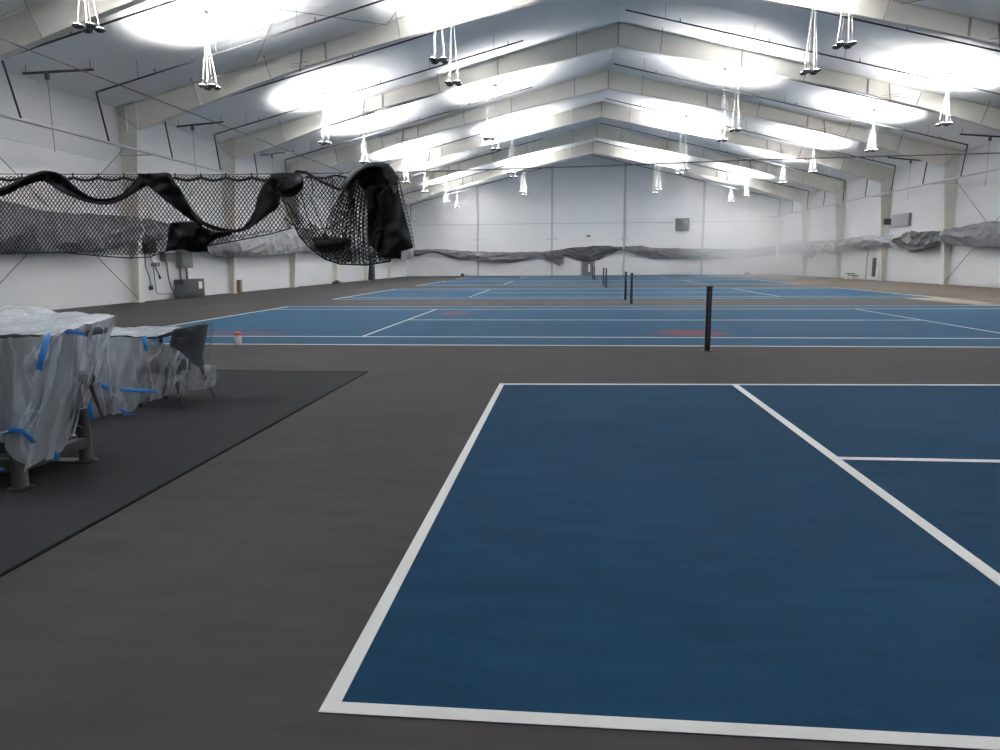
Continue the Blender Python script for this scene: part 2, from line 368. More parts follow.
# short dark bars below the eaves, one in every bay
for side, pts in (('left', [(20.9, ), (29.4, ), (37.6, )]), ('right', [(37.2, ), (45.2, )])):
    for i, (Y,) in enumerate(pts):
        s = 1 if side == 'left' else -1; xa = (-16.55 if s > 0 else 21.05)
        q = thing('eave_bar', (xa, Y, roof(xa)-.3), 'short dark bar under the %s eave with a thin pull cord, %s from the camera' % (side, ORD[i]), 'bar')
        pa, pb = Vector((xa, Y, roof(xa)-.3)), Vector((xa+s*1.5, Y+1.2, roof(xa+s*1.5)-.3))
        MB().tube([pa, pb], .04, 8).build('bar', M['pipe_black'], q)
        md = pa.lerp(pb, .33)
        MB().box(md.x-.05, md.x+.05, md.y-.05, md.y+.05, md.z-.22, md.z).build('motor_box', M['grey_box'], q)
        MB().tube([md, (md.x, md.y, 5.0)], .008, 5).build('pull_cord', M['rod'], q)
        for w in (0.05, .95):
            e = pa.lerp(pb, w); MB().tube([e, (e.x, e.y, roof(e.x)-.01)], .012, 5).build('bar_hanger', M['rod'], q)
tag(MB().tube([(-13, 10.3, 6.62), (-13, 40, 6.68), (-13, 74, 6.8)], .016, 6).build('guide_wire', M['pipe_black']), 'dark guide wire stretched lengthwise above the left side of the courts', 'wire')

# ------------------------------------------------------------------ pendant uplights
LIGHTS = []
LAMP_W = 2250
def make_uplight(zp, x, y, label):
    zc = roof(x); drop = zc-zp
    t = thing('pendant_uplight', (x, y, zp), label, 'light', 'pendant uplights over the courts')
    MB().lathe([(.02, -.11), (.11, -.10), (.12, -.03), (.10, 0)], (x, y, zc-.03), 16).build('ceiling_canopy', M['lamp'], t)
    j = zp+drop*.66
    MB().tube([(x, y, zc-.08), (x, y, j)], .011, 6).build('drop_cord', M['cable'], t)
    MB().lathe([(.012, -.03), (.022, -.02), (.022, .02), (.012, .03)], (x, y, j), 10).build('cable_ring', M['lamp'], t)
    fr = MB()
    for a in (PI/4, 3*PI/4):
        c, s = math.cos(a)*.22, math.sin(a)*.22; fr.tube([(x-c, y-s, zp), (x+c, y+s, zp)], .022, 6)
    fr.box(x-.07, x+.07, y-.07, y+.07, zp-.03, zp+.04, .01)
    fr.build('cross_arm', M['lamp'], t)
    for a in range(4):
        c, s = math.cos(PI/4+a*PI/2)*.22, math.sin(PI/4+a*PI/2)*.22
        h = MB().lathe([(.04, -.06), (.07, -.055), (.08, -.045), (.08, -.03), (.115, -.026), (.12, .0), (.11, .02)], (x+c, y+s, zp), 14).build('lamp_head', M['lamp'], t)
        ln = MB().lathe([(.10, .0), (.10, .012), (.094, .016)], (x+c, y+s, zp+.012), 14).build('lens', M['lens'], h); ln.location = (0, 0, 0)
        MB().tube([(x+c, y+s, zp+.02), (x+c*.12, y+s*.12, j)], .0045, 5).build('suspension_cable', M['cable'], t)
    return t
ROWS = [('left row above near court', -10.85, 6.83, [-.7, 5.5]), ('right row above near court', 15.37, 6.93, [-.7, 5.5]), ('left pair above near court', -3.85, 7.42, [3.0, 6.2]), ('right pair above near court', 7.7, 7.42, [3.0, 6.2]),  # near-court rows hang out of view, added to light the foreground floor
        ('left outer row', -10.85, 6.80, [15.9, 21.35, 31.6, 37.8, 47.5, 54, 63.2, 69.8]),
        ('right outer row', 15.37, 6.93, [15.3, 21.35, 31.45, 38.4, 47.1, 53.3, 63.6, 69.4]),
        ('left inner row', -3.85, 7.42, [21.7, 24.4, 35.2, 38.4, 51.0, 48.6, 62.0, 64.6]),
        ('right inner row', 7.7, 7.42, [21.6, 24.4, 34.5, 37.3, 48.6, 50.8, 62.0, 64.6])]
for nm, X, z, ys in ROWS:
    ys = sorted(ys); proto = None
    for i, y in enumerate(ys):
        lb = 'uplight on white cables, %s from the camera in the %s' % (ORD[i], nm)
        if proto is None: t = proto = make_uplight(z, X, y, lb)
        else: t = dup(proto, (X, y, z), lb)
        L = bpy.data.lights.new('uplight_beam', 'SPOT'); L.energy = LAMP_W*(.68 if 'near court' in nm else .8 if 'inner' in nm else 1.1); L.spot_size = math.radians(112 if 'inner' in nm else 130); L.spot_blend = 1; L.shadow_soft_size = .3; L.color = (1, .985, .955)
        o = bpy.data.objects.new('uplight_beam', L); C.objects.link(o); o.location = (0, 0, .12); o.rotation_euler = (PI, 0, 0); o.parent = t
        LIGHTS.append(L)

# ------------------------------------------------------------------ courts
LW = .055
def slab(x0, x1, y0, y1, z, name, m, parent=None, h=.002):
    return MB().box(x0, x1, y0, y1, z, z+h).build(name, m, parent, smooth=False)
def tennis(y0, i, xo=0, skew=0):
    Xn = RX; W = 10.97; Lh = 11.885
    c = thing('court_surface', (Xn, y0, 0), 'blue tennis court with white lines, %s beyond the near court' % ORD[i], 'tennis court', kind='structure')
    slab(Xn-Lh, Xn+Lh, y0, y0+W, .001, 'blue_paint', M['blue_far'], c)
    z = .0035
    for nm, y in (('doubles_sideline', y0), ('singles_sideline', y0+1.372), ('singles_sideline', y0+W-1.372), ('doubles_sideline', y0+W)):
        slab(Xn-Lh+.05, Xn+Lh-.05, y-.045, y+.045, z, nm, M['line'], c)
    for s in (-1, 1):
        slab(Xn+s*Lh-.05, Xn+s*Lh+.05, y0-.045, y0+W+.045, z, 'baseline', M['line'], c)
        slab(Xn+s*6.4-LW/2, Xn+s*6.4+LW/2, y0+1.372+.045, y0+W-1.372-.045, z, 'service_line', M['line'], c)
    slab(Xn-6.4+.03, Xn+6.4-.03, y0+W/2-.045, y0+W/2+.045, z, 'centre_service_line', M['line'], c)
tennis(12.42, 0); tennis(28.1, 1); tennis(44.3, 2); tennis(60.8, 3)
# near court
xa, xb, xe, yn, ym = -.82, 1.99, 9.0, 2.055, 5.32
yf = lambda x: 8.44+.042*(x-xa)
def quad(p, z, name, m, parent):
    return MB().hexa([(x, y, z) for x, y in p]+[(x, y, z+.002) for x, y in p]).build(name, m, parent, smooth=False)
c = thing('court_surface', (xa, yn, 0), 'dark blue near court with thick white lines in the foreground', 'court', kind='structure')
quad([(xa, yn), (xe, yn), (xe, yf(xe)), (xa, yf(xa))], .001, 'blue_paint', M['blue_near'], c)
quad([(xa, yn), (xa+.06, yn), (xa+.06, yf(xa)), (xa, yf(xa))], .0035, 'baseline', M['line'], c)
quad([(xb, yn+.06), (xb+.075, yn+.06), (xb+.075, yf(xb)-.07), (xb, yf(xb)-.07)], .0035, 'service_line', M['line'], c)
quad([(xa+.06, yf(xa)-.07), (xe, yf(xe)-.07), (xe, yf(xe)), (xa+.06, yf(xa))], .0035, 'sideline', M['line'], c)
quad([(xa+.06, yn), (xe, yn), (xe, yn+.06), (xa+.06, yn+.06)], .0035, 'sideline', M['line'], c)
quad([(xb+.075, ym-.035), (xe, ym-.035), (xe, ym+.035), (xb+.075, ym+.035)], .0035, 'centre_line', M['line'], c)
# rubber flooring on the left
r = MB().box(-17, -2.73, -3, 9.28, 0, .006).build('floor_rubber', M['rubber'], smooth=False); structure(r, 'dark rubber flooring left of the near court', 'floor')
MB().box(-2.745, -2.722, -3, 9.3, 0, .0075).build('edge_strip', M['rubber_edge'], r, smooth=False)
MB().box(-17, -2.72, 9.26, 9.29, 0, .0085).build('edge_strip', M['rubber_edge'], r, smooth=False)

# net posts
def make_post(loc, label):
    x, y, _ = loc
    t = thing('net_post', loc, label, 'net post', 'net posts standing without nets')
    MB().box(x-.042, x+.042, y-.042, y+.042, 0, 1.05, .008).build('shaft', M['post'], t)
    MB().box(x-.048, x+.048, y-.048, y+.048, 1.045, 1.075, .008).build('cap', M['post'], t)
    MB().box(x-.012, x+.012, y-.05, y-.041, .06, 1.0).build('cable_groove', M['post_brass'], t)
    MB().box(x-.075, x+.075, y-.075, y+.075, 0, .012, .004).build('floor_sleeve', M['post'], t)
    return t
PY = [11.78, 24.83, 27.35, 39.78, 43.4, 56.58, 60.2]
pl = ['black net post nearest the camera, standing alone beside the near sideline', 'right post of the black pair behind the nearest net post', 'left post of the black pair behind the nearest net post',
      'right post of the second black pair from the camera', 'left post of the second black pair from the camera', 'slim far black post just right of the far doorway', 'farthest black net post, in front of the far doorway']
pp = make_post((2.33, PY[0], 0), pl[0])
for x, y, l in zip((2.25, 2.25, 2.18, 2.22, 2.17, 2.17), PY[1:], pl[1:]): dup(pp, (x, y, 0), l)

# ------------------------------------------------------------------ backdrop curtains on the walls
def curtain(side, u0, u1, top, bot, name, label, m, seed, group='grey backdrop curtains tied up on the walls', pleat=1.0):
    """top / bot: list of (u, z) along the wall; vinyl sheet hitched up so that folds run between the ties"""
    def ev(tab, u):
        if u <= tab[0][0]: return tab[0][1]
        for (a, p), (b, q) in zip(tab, tab[1:]):
            if a <= u <= b:
                k = (u-a)/(b-a); k = k*k*(3-2*k); return p+(q-p)*k
        return tab[-1][1]
    nu = max(40, int(abs(u1-u0)*12))
    def f(a, v):
        u = u0+(u1-u0)*a; zt, zb = ev(top, u), ev(bot, u)
        z = zt+(zb-zt)*v
        rg = lambda n: max(0, 1-abs(n)*3.2)**2
        fold = .09*rg(nz(u*.42+v*1.0, v*1.3-u*.18, seed))*pleat+.06*rg(nz(u*.9-v*1.4, v*1.6+u*.3, seed+4))*pleat+.16*nz(u*.45, v*.9, seed)+.05*nz(u*1.6+v*2.2, v*2.6, seed)
        d = .55+.16*math.sin(PI*v)+fold
        z += .05*nz(u*1.3, v, seed+9)*(1-v)
        if side == 'left': return (XL+d, u, z)
        if side == 'right': return (XR-d, u, z)
        return (u, Y1-d+.25, z)
    o = MB().grid(f, nu, 22).build(name, m, solid=.015)
    return tag(o, label, 'curtain', group)
HT = 3.3
curtain('left', 9.5, 26.2, [(9, 3.35), (19.3, 3.4), (21.7, 3.2), (26, 3.3)], [(9, 1.9), (19, 1.84), (23, 1.9), (24.5, 2.05), (26.2, 2.4)], 'backdrop_curtain', 'grey backdrop curtain on the left wall behind the near end of the net', M['curtain'], 1.0)
curtain('left', 26.4, 34.2, [(26.4, 3.3), (30, 3.0), (34, 2.9)], [(26.4, 2.3), (28, 2.5), (30, 2.1), (33, 1.78), (34.2, 1.8)], 'backdrop_curtain', 'grey backdrop curtain on the left wall above the electrical cabinet', M['curtain'], 2.0)
curtain('left', 34.4, 50, [(34.4, 2.9), (38, 3.3), (42, 3.6), (50, 3.3)], [(34.4, 1.85), (40, 2.0), (43, 2.2), (50, 2.2)], 'backdrop_curtain', 'pale grey backdrop curtain hanging below the net between two left columns', M['curtain_pale'], 3.0)
curtain('left', 50.3, 73.2, [(50, 3.3), (60, 3.2), (70, 3.0), (73, 2.9)], [(50, 2.2), (60, 2.1), (70, 1.7), (73.2, 1.8)], 'backdrop_curtain', 'pale crumpled backdrop curtain at far end of left wall by the corner', M['curtain_pale'], 4.0)
curtain('end', -16.2, -1.7, [(-16.5, 2.8), (-14, 2.86), (-9, 2.55), (-6, 2.45), (-2.3, 2.5), (-1.5, 2.6)], [(-16.2, 2.1), (-14.4, 2.5), (-11, 1.75), (-8.5, 1.45), (-6, 1.4), (-2.3, 1.95), (-1.6, 2.0)], 'backdrop_curtain', 'grey backdrop curtain sagging along the left half of the far wall', M['curtain'], 5.0)
curtain('end', -2.5, -.45, [(-2.5, 2.5), (-.4, 2.65)], [(-2.5, 1.9), (-1.9, 1.5), (-.8, 1.05), (-.45, 1.3)], 'curtain_flap', 'small grey curtain flap hanging down left of the far doorway', M['curtain_dark'], 5.5)
curtain('end', -1.4, 5.7, [(-1.4, 2.6), (.8, 2.9), (3.4, 3.05), (5.7, 2.9)], [(-1.4, 2.25), (.3, 1.95), (1.4, 1.55), (3.2, 1.6), (4.3, 2.2), (5.7, 2.6)], 'backdrop_curtain', 'bunched grey curtain gathered over the far doorway', M['curtain_dark'], 6.0, pleat=1.6)
curtain('end', 5.9, 21.0, [(5.9, 2.95), (7.4, 3.0), (9, 2.75), (13.5, 2.65), (18, 2.6), (21, 2.85)], [(5.9, 2.55), (7.5, 2.0), (9, 1.65), (13, 1.55), (17, 1.6), (21, 1.9)], 'backdrop_curtain', 'grey backdrop curtain along the right half of the far wall', M['curtain'], 7.0)
curtain('right', 33, 42.2, [(33, 3.35), (36.7, 3.25), (38, 3.3), (42, 3.1)], [(33, 1.85), (36.5, 1.96), (39, 2.05), (41, 2.2), (42.2, 2.3)], 'backdrop_curtain', 'smooth grey backdrop curtain at the right edge before the wall column', M['curtain'], 8.0, pleat=.7)
curtain('right', 42.4, 48.2, [(42.4, 3.05), (44.5, 3.05), (46.3, 3.15), (48.2, 2.75)], [(42.4, 2.35), (43.2, 2.1), (45.2, 1.85), (47, 2.1), (48.2, 2.5)], 'backdrop_curtain', 'dark bunched backdrop curtain just beyond the nearest right column', M['curtain_dark'], 9.0, pleat=1.8)
curtain('right', 48.4, 58.1, [(48.4, 3.0), (53, 3.1), (58, 3.0)], [(48.4, 2.2), (50, 2.35), (52.5, 2.1), (55, 2.3), (58.1, 1.9)], 'backdrop_curtain', 'pale backdrop curtain on the right wall above the exit door', M['curtain_pale'], 10.0)
curtain('right', 58.5, 72.6, [(58.5, 3.0), (66, 3.1), (72.6, 2.9)], [(58.5, 1.9), (62, 2.1), (64, 1.6), (68, 2.0), (72.6, 1.9)], 'backdrop_curtain', 'pale backdrop curtain at the far end of the right wall', M['curtain_pale'], 11.0)

# ------------------------------------------------------------------ divider net
NY = 10.3
def npt(px, py, dy=0): return at(px, py, Y=NY+dy)
tag(MB().tube([(XL+.85, NY, 2.88)]+[npt(x, y) for x, y in ((0, 174), (200, 175), (413, 172), (614, 165.5), (750, 160), (1000, 153))]+[(XR-.85, NY, 3.0)], .009, 6).build('support_cable', M['rod']), 'thin steel cable stretched across the hall carrying the black net', 'cable')
net = thing('divider_net', (-5.5, NY, 2.0), 'black divider net with vinyl band bunched up on its cable at left', 'net')
def inside(x, y, P):
    c = False; j = len(P)-1
    for i in range(len(P)):
        if (P[i][1] > y) != (P[j][1] > y) and x < (P[j][0]-P[i][0])*(y-P[i][1])/(P[j][1]-P[i][1])+P[i][0]: c = not c
        j = i
    return c
def strands(mb, pts, edges, r):
    for a, b in edges:
        p, q = pts[a], pts[b]; t = (q-p)
        if t.length < 1e-5: continue
        t.normalize(); u = t.cross(Vector((0, 1, 0)));
        if u.length < .1: u = Vector((1, 0, 0))
        u.normalize(); w = t.cross(u); vs = []
        for e in (p, q): vs += [e+u*r, e+(-u*.5+w*.87)*r, e+(-u*.5-w*.87)*r]
        mb.add(vs, [(0,1,4,3), (1,2,5,4), (2,0,3,5)])
def lattice(poly, cell, dy, r, warp=None, name='net_mesh'):
    x0, x1 = min(p[0] for p in poly), max(p[0] for p in poly); y0, y1 = min(p[1] for p in poly), max(p[1] for p in poly)
    idx = {}; pts = []; edges = []
    cx, cy = cell*.5, cell*.70
    nx, ny = int((x1-x0)/cx)+1, int((y1-y0)/cy)+1
    for j in range(ny+1):
        for i in range(nx+1):
            if (i+j) % 2: continue
            x, y = x0+i*cx, y0+j*cy
            xx, yy = (x, y) if warp is None else warp(x, y)
            jx = .9*nz(x*.13, y*.13, 3.1)+.3*nz(x*.5, y*.5, 1.3); jy = .9*nz(x*.13, y*.13, 7.7)+.3*nz(x*.5, y*.5, 5.3)
            if not inside(x, y, poly): continue
            idx[i, j] = len(pts); pts.append(npt(xx+jx, yy+jy, dy(xx, yy)))
    for (i, j), a in idx.items():
        for d in ((1, 1), (-1, 1)):
            b = idx.get((i+d[0], j+d[1]))
            if b is not None: edges.append((a, b))
    mb = MB(); strands(mb, pts, edges, r)
    return mb.build(name, M['net'], net, smooth=False)
wav = lambda x, y: .10*math.sin(x*.09)+.05*math.sin(x*.23+y*.04)
MAIN = [(-430, 176), (288, 176), (300, 200), (300, 226), (270, 234), (235, 241), (200, 247), (165, 250), (150, 257), (130, 258), (100, 256), (60, 252), (0, 254), (-430, 255)]
lattice(MAIN, 3.9, wav, .0068)
POUCH = [(278, 177), (350, 177), (358, 190), (355, 225), (352, 263), (340, 264), (325, 259), (312, 250), (300, 237), (289, 214), (280, 194)]
lattice(POUCH, 3.8, lambda x, y: -.25+.06*math.sin(x*.2)+.04*math.sin(y*.1), .0068)
# rear layer of the pouch, slack and doubled
lattice([(284, 200), (300, 214), (330, 236), (352, 250), (352, 263), (340, 264), (325, 259), (312, 250), (300, 237)], 3.2, lambda x, y: -.36+.03*math.sin(x*.3), .0072)
# fan of gathered netting below the bundle
def fan(tops, bots, n, m, r, dy0, name='gathered_net'):
    pts = []; edges = []
    def ev(tab, a):
        k = a*(len(tab)-1); i = min(int(k), len(tab)-2); f = k-i
        return tab[i][0]+(tab[i+1][0]-tab[i][0])*f, tab[i][1]+(tab[i+1][1]-tab[i][1])*f
    for j in range(m+1):
        v = j/m
        for i in range(n+1):
            a = i/n; tx, ty = ev(tops, a); bx, by = ev(bots, a)
            bow = -7*math.sin(PI*v)*(1-a)*.8
            x = tx+(bx-tx)*(v**.8)+bow+.8*math.sin(i*1.9+v*4); y = ty+(by-ty)*v+.6*math.sin(i*2.3)
            pts.append(npt(x, y, dy0+.07*math.sin(i*1.25)*(0.4+v)+.02*math.sin(i*.5+v*6)))
    w = n+1
    for j in range(m):
        for i in range(n+1):
            k = i+1 if (i+j) % 2 == 0 else i-1
            if 0 <= k <= n: edges.append((j*w+i, (j+1)*w+k))
            if i % 3 == 0: edges.append((j*w+i, (j+1)*w+i))
    mb = MB(); strands(mb, pts, edges, r); return mb.build(name, M['net'], net, smooth=False)
fan([(346, 186), (356, 180), (366, 180), (376, 188)], [(322, 258), (342, 264), (366, 265), (391, 261)], 46, 44, .0048, -.34)
fan([(352, 184), (366, 178), (378, 186)], [(345, 262), (365, 264), (394, 259)], 34, 40, .0055, -.26)
fan([(384, 174), (394, 172), (398, 176)], [(400, 240), (408, 246), (414, 248)], 9, 36, .0045, -.2)
# cords: scalloped head cord on hooks, hem cords
def cord(pts, r, name, dy=0):
    P = []
    for (a, b), (c, d) in zip(pts, pts[1:]):
        for k in range(6): P.append(npt(a+(c-a)*k/6, b+(d-b)*k/6, dy))
    P.append(npt(*pts[-1], dy)); return MB().tube(P, r, 6).build(name, M['cord'], net)
hooks = [(73-18*k if k else 73, 174.6) for k in range(29)] ; hooks = sorted([(x, 174.6) for x in [73+25.5*k for k in range(-19, 9)] if x < 282])
hp = []
for (a, y), (b, _) in zip(hooks, hooks[1:]):
    hp += [(a, 177.6), (a+(b-a)*.25, 179.6), (a+(b-a)*.5, 180.4), (a+(b-a)*.75, 179.6)]
cord(hp, .021, 'head_cord', -.03)
for x, y in hooks[8:]:
    MB().tube([npt(x, 173.2, -.01), npt(x, 178, -.03)], .012, 6).build('hook', M['cord'], net)
cord([(-430, 255), (0, 254), (60, 252), (100, 256), (130, 258), (150, 257), (165, 251), (200, 247), (235, 241), (270, 234), (292, 228)], .009, 'hem_cord', 0)
cord([(280, 192), (289, 214), (300, 237), (312, 250), (325, 259), (340, 264), (366, 265), (391, 261)], .013, 'hem_cord', -.3)
cord([(284, 218), (296, 227), (310, 230.5), (330, 228), (345, 218), (354, 200)], .008, 'draw_cord', -.37)
cord([(300, 190), (306, 212), (313, 234)], .006, 'draw_cord', -.32); cord([(310, 196), (318, 216), (327, 237)], .006, 'draw_cord', -.32)
cord([(290, 177), (297, 171.5), (306, 172.5), (320, 181), (340, 190)], .022, 'head_cord', -.06)
cord([(306, 177), (325, 178), (335, 175.5), (345, 177), (352, 180)], .016, 'head_cord', -.03)
# vinyl band: strip given by its two edges
def band(A, B, dy, name='vinyl_band', amp=.05, nv=8, seed=0, thick=.012, bulk=0):
    def ev(tab, a):
        k = a*(len(tab)-1); i = min(int(k), len(tab)-2); f = k-i
        p0, p1, p2, p3 = tab[max(i-1, 0)], tab[i], tab[i+1], tab[min(i+2, len(tab)-1)]
        return [.5*((2*p1[c])+(-p0[c]+p2[c])*f+(2*p0[c]-5*p1[c]+4*p2[c]-p3[c])*f*f+(-p0[c]+3*p1[c]-3*p2[c]+p3[c])*f**3) for c in (0, 1)]
    def f(a, v):
        p, q = ev(A, a), ev(B, a); x, y = p[0]+(q[0]-p[0])*v, p[1]+(q[1]-p[1])*v
        d = dy + amp*math.sin(v*5+a*7+seed) + amp*1.2*nz(x*.11, y*.11, seed) - bulk*math.sin(PI*v)
        return npt(x, y, d)
    return MB().grid(f, 8*(max(len(A), len(B))-1), nv).build(name, M['black'], net, solid=thick)
band([(-140, 196), (-90, 175), (-40, 189), (0, 188), (22, 178), (40, 171.5), (50, 171), (62, 175), (78, 189), (92, 197.5), (106, 199), (120, 195), (130, 186), (140, 174)],
     [(-140, 208), (-90, 182), (-40, 202), (0, 196.5), (22, 187), (38, 181.5), (46, 182), (60, 191), (78, 199), (92, 203), (108, 204.5), (122, 200), (134, 193), (150, 184)], -.12, seed=1)
band([(137, 173.5), (142, 180), (148, 186), (158, 194), (170, 204), (184, 215), (198, 224)], [(158, 173.5), (169, 173), (173, 179), (180, 190), (187, 201), (195, 213), (206, 225)], -.16, seed=2, amp=.06)
band([(198, 219), (212, 225), (226, 229), (238, 229.5), (246, 225), (254, 212), (258, 196), (264, 184), (272, 175)], [(198, 222), (212, 229), (228, 232), (242, 231), (254, 225.5), (266, 216), (278, 207), (281, 195), (289, 184)], -.14, seed=3, amp=.05)
band([(270, 174), (285, 173), (300, 174), (303, 180)], [(272, 190), (280, 195), (293, 196.5), (303, 188)], -.22, 'vinyl_bunch', seed=4, amp=.05, bulk=.15)
band([(284, 176), (280, 183), (274, 192)], [(287, 177), (283, 184), (276, 193)], -.40, 'vinyl_strap', seed=4.4, amp=.01)
band([(170, 223), (180, 222), (192, 222), (202, 224)], [(166, 252), (178, 249), (194, 252), (208, 251)], -.1, 'vinyl_bunch', seed=5, amp=.10, bulk=.12, nv=16)
band([(200, 226), (214, 231), (232, 233)], [(205, 250), (214, 240), (232, 234)], -.08, 'vinyl_bunch', seed=5.5, amp=.06)
band([(311, 238), (325, 237), (340, 238), (352, 240)], [(316, 248), (327, 253), (340, 252), (350, 247)], -.30, 'vinyl_bunch', seed=6, amp=.05, bulk=.08)
# the heavy bundle at the end of the net
band([(340, 190), (345, 181), (354, 170), (366, 164), (380, 162.5), (390, 166), (397, 177), (398, 190)], [(350, 190), (353, 184), (360, 177), (368, 174), (378, 176), (384, 182), (388, 190), (390, 198)], -.45, 'vinyl_bundle', seed=7, amp=.05, bulk=.16, nv=10)
band([(354, 172), (364, 167), (376, 164), (388, 166), (396, 176)], [(362, 188), (370, 198), (380, 204), (390, 200), (397, 190)], -.33, 'vinyl_bundle', seed=8, amp=.09, bulk=.12, nv=12)
band([(366, 186), (367, 205), (368, 225), (369, 245)], [(384, 186), (386, 210), (386, 235), (386, 256)], -.38, 'vinyl_bundle', seed=8.5, amp=.07, bulk=.10, nv=10)
band([(377, 196), (380, 212), (380, 235), (378, 257)], [(396, 178), (402, 205), (408, 228), (413, 248)], -.50, 'vinyl_bundle', seed=9, amp=.06, bulk=.12, nv=14)
band([(376, 230), (377, 244), (378, 257)], [(400, 226), (402, 242), (401, 258.5)], -.46, 'vinyl_bundle', seed=10, amp=.05, bulk=.06, nv=10)

# ------------------------------------------------------------------ wrapped table at the left edge
def drape(top, bot, name, m, parent, nu=90, nv=26, amp=.03, freq=26, seed=0, solid=0):
    def ev(tab, a):
        k = a*(len(tab)-1); i = min(int(k), len(tab)-2); return Vector(tab[i]).lerp(Vector(tab[i+1]), k-i)
    cen = Vector((sum(p[0] for p in top)/len(top), sum(p[1] for p in top)/len(top)+1.5, 0))
    def f(a, v):
        p = ev(top, a).lerp(ev(bot, a), v); o = (p-cen); o.z = 0; o.normalize()
        g = amp*(.25+v)*(math.sin(a*freq+1.5*math.sin(a*9+seed)+v*1.4)+.6*nz(a*12, v*2.5, seed)+.4*nz(a*25, v*9, seed+3))
        q = p+o*g; q.z += -.02*v*math.sin(a*freq*.7)+.012*nz(a*20, v*8, seed)
        return (q.x, q.y, max(q.z, .012))
    return MB().grid(f, nu, nv).build(name, m, parent, solid=solid)
def strip(pts, w, name, parent, m=None, nrm=(0, -1, 0), t=.004):
    mb = MB(); n = Vector(nrm).normalized(); P = [Vector(p) for p in pts]; vs = []
    for i, p in enumerate(P):
        d = (P[min(i+1, len(P)-1)]-P[max(i-1, 0)]).normalized(); s = d.cross(n).normalized()*w/2
        vs += [p-s, p+s]
    fs = [(2*i, 2*i+1, 2*i+3, 2*i+2) for i in range(len(P)-1)]
    return mb.add(vs, fs).build(name, m or M['tape'], parent, solid=t)
tb = thing('covered_table', (-3.65, 4.5, 0), 'large dark cabinet table on thick grey tube legs wrapped in plastic at the left edge', 'table')
MB().box(-6.2, -3.66, 4.22, 4.88, .36, .99, .03).build('cabinet', M['dark_fabric'], tb)
MB().box(-6.25, -3.42, 4.19, 4.9, .985, 1.03, .012).build('tabletop', M['dark_fabric'], tb)
MB().tube([(-3.66, 4.215, .40), (-3.66, 4.215, .96)], .012, 6).build('corner_bead', M['grey_box'], tb)
for y, in ((4.19,), (4.84,)):
    lg = MB().lathe([(.055, .0), (.055, .02), (.048, .03), (.05, .3), (.05, .42)], (-3.66, y, 0), 18).build('leg', M['leg_grey'], tb)
    ft = MB().lathe([(.078, 0), (.08, .012), (.05, .024)], (-3.66, y, 0), 20).build('foot', M['foot_black'], lg); ft.location = (0, 0, 0)
for y in (4.19, 4.84):
    lg = MB().lathe([(.055, .0), (.055, .02), (.048, .03), (.05, .42)], (-5.9, y, 0), 18).build('leg', M['leg_grey'], tb)
MB().box(-3.70, -3.62, 4.19, 4.84, .12, .20, .012).build('end_rail', M['leg_grey'], tb)
MB().box(-5.9, -3.66, 4.15, 4.23, .12, .21, .012).build('front_rail', M['leg_grey'], tb)
MB().box(-5.9, -3.66, 4.80, 4.88, .12, .21, .012).build('back_rail', M['leg_grey'], tb)
MB().box(-3.92, -3.70, 4.80, 4.90, .0, .012, .004).build('floor_plate', M['post_brass'], tb)
MB().box(-5.9, -3.75, 4.2, 4.85, .24, .27, .006).build('lower_shelf', M['foot_black'], tb)
sh = thing('plastic_sheet', (-3.65, 4.5, 1.05), 'clear plastic sheet with blue tape draped over the table at the left edge', 'plastic sheet')
def top_f(a, v):
    x = -6.4+3.14*a-.12*a*v; y = 4.17+(.78)*v+(.9*(1-a))*v
    z = 1.045+.165*v*(1-a)**.6*.9+.02*v+.018*nz(x*4, y*5, 1)+.012*nz(x*11, y*9, 4)+.03*max(0, nz(x*1.7, y*2.2, 8))
    if a > .8: z += .05*(a-.8)/.2*v
    z += .05*math.exp(-((a-.72)/.05)**2-((v-.75)/.3)**2)
    return (x, y, z)
MB().grid(top_f, 90, 30).build('sheet_top', M['film_thick'], sh)
ET = [(-6.4, 4.17, 1.04), (-4.6, 4.165, 1.035), (-3.75, 4.16, 1.03), (-3.55, 4.14, 1.03), (-3.27, 4.16, 1.05), (-3.30, 4.5, 1.08), (-3.36, 4.94, 1.115), (-3.6, 4.97, 1.11)]
EB = [(-6.4, 4.14, .34), (-4.6, 4.14, .34), (-3.78, 4.12, .36), (-3.62, 4.08, .34), (-3.54, 4.10, .16), (-3.47, 4.28, .20), (-3.60, 4.80, .42), (-3.75, 4.95, .5)]
drape(ET[:3], EB[:3], 'sheet_front', M['film_front'], sh, nu=90, nv=26, amp=.008, freq=14, seed=1)
drape(ET[2:], EB[2:], 'sheet_skirt', M['film'], sh, nu=130, nv=34, amp=.032, freq=31, seed=2)
# the puckered flap that stands out from the front corner
FL = [(48, 336), (36, 350), (22, 365), (32, 385), (31, 400), (22, 418), (14, 431)]
FR = [(62, 336), (60, 352), (56, 368), (52, 388), (46, 404), (36, 420), (28, 431)]
def flap(a, v):
    k = v*6; i = min(int(k), 5); f = k-i
    l = [FL[i][c]+(FL[i+1][c]-FL[i][c])*f for c in (0, 1)]; r = [FR[i][c]+(FR[i+1][c]-FR[i][c])*f for c in (0, 1)]
    return at(l[0]+(r[0]-l[0])*a, l[1]+(r[1]-l[1])*a, Y=4.12-.05*math.sin(PI*min(1, v*1.3))*(1-.6*a)+.018*math.sin(a*11+v*3)-.05*v)
MB().grid(flap, 20, 36).build('sheet_flap', M['film_loose'], sh)
strip([at(48, 334, Y=4.10), at(46, 342, Y=4.04), at(42, 356, Y=4.01), at(39, 370, Y=4.03)], .042, 'tape', sh)
strip([at(66, 334, Y=4.12)+Vector((0,0,.012)), at(76, 334, Y=4.11)+Vector((0,0,.012)), at(85, 335, Y=4.1)+Vector((0,0,.004))], .025, 'tape', sh)
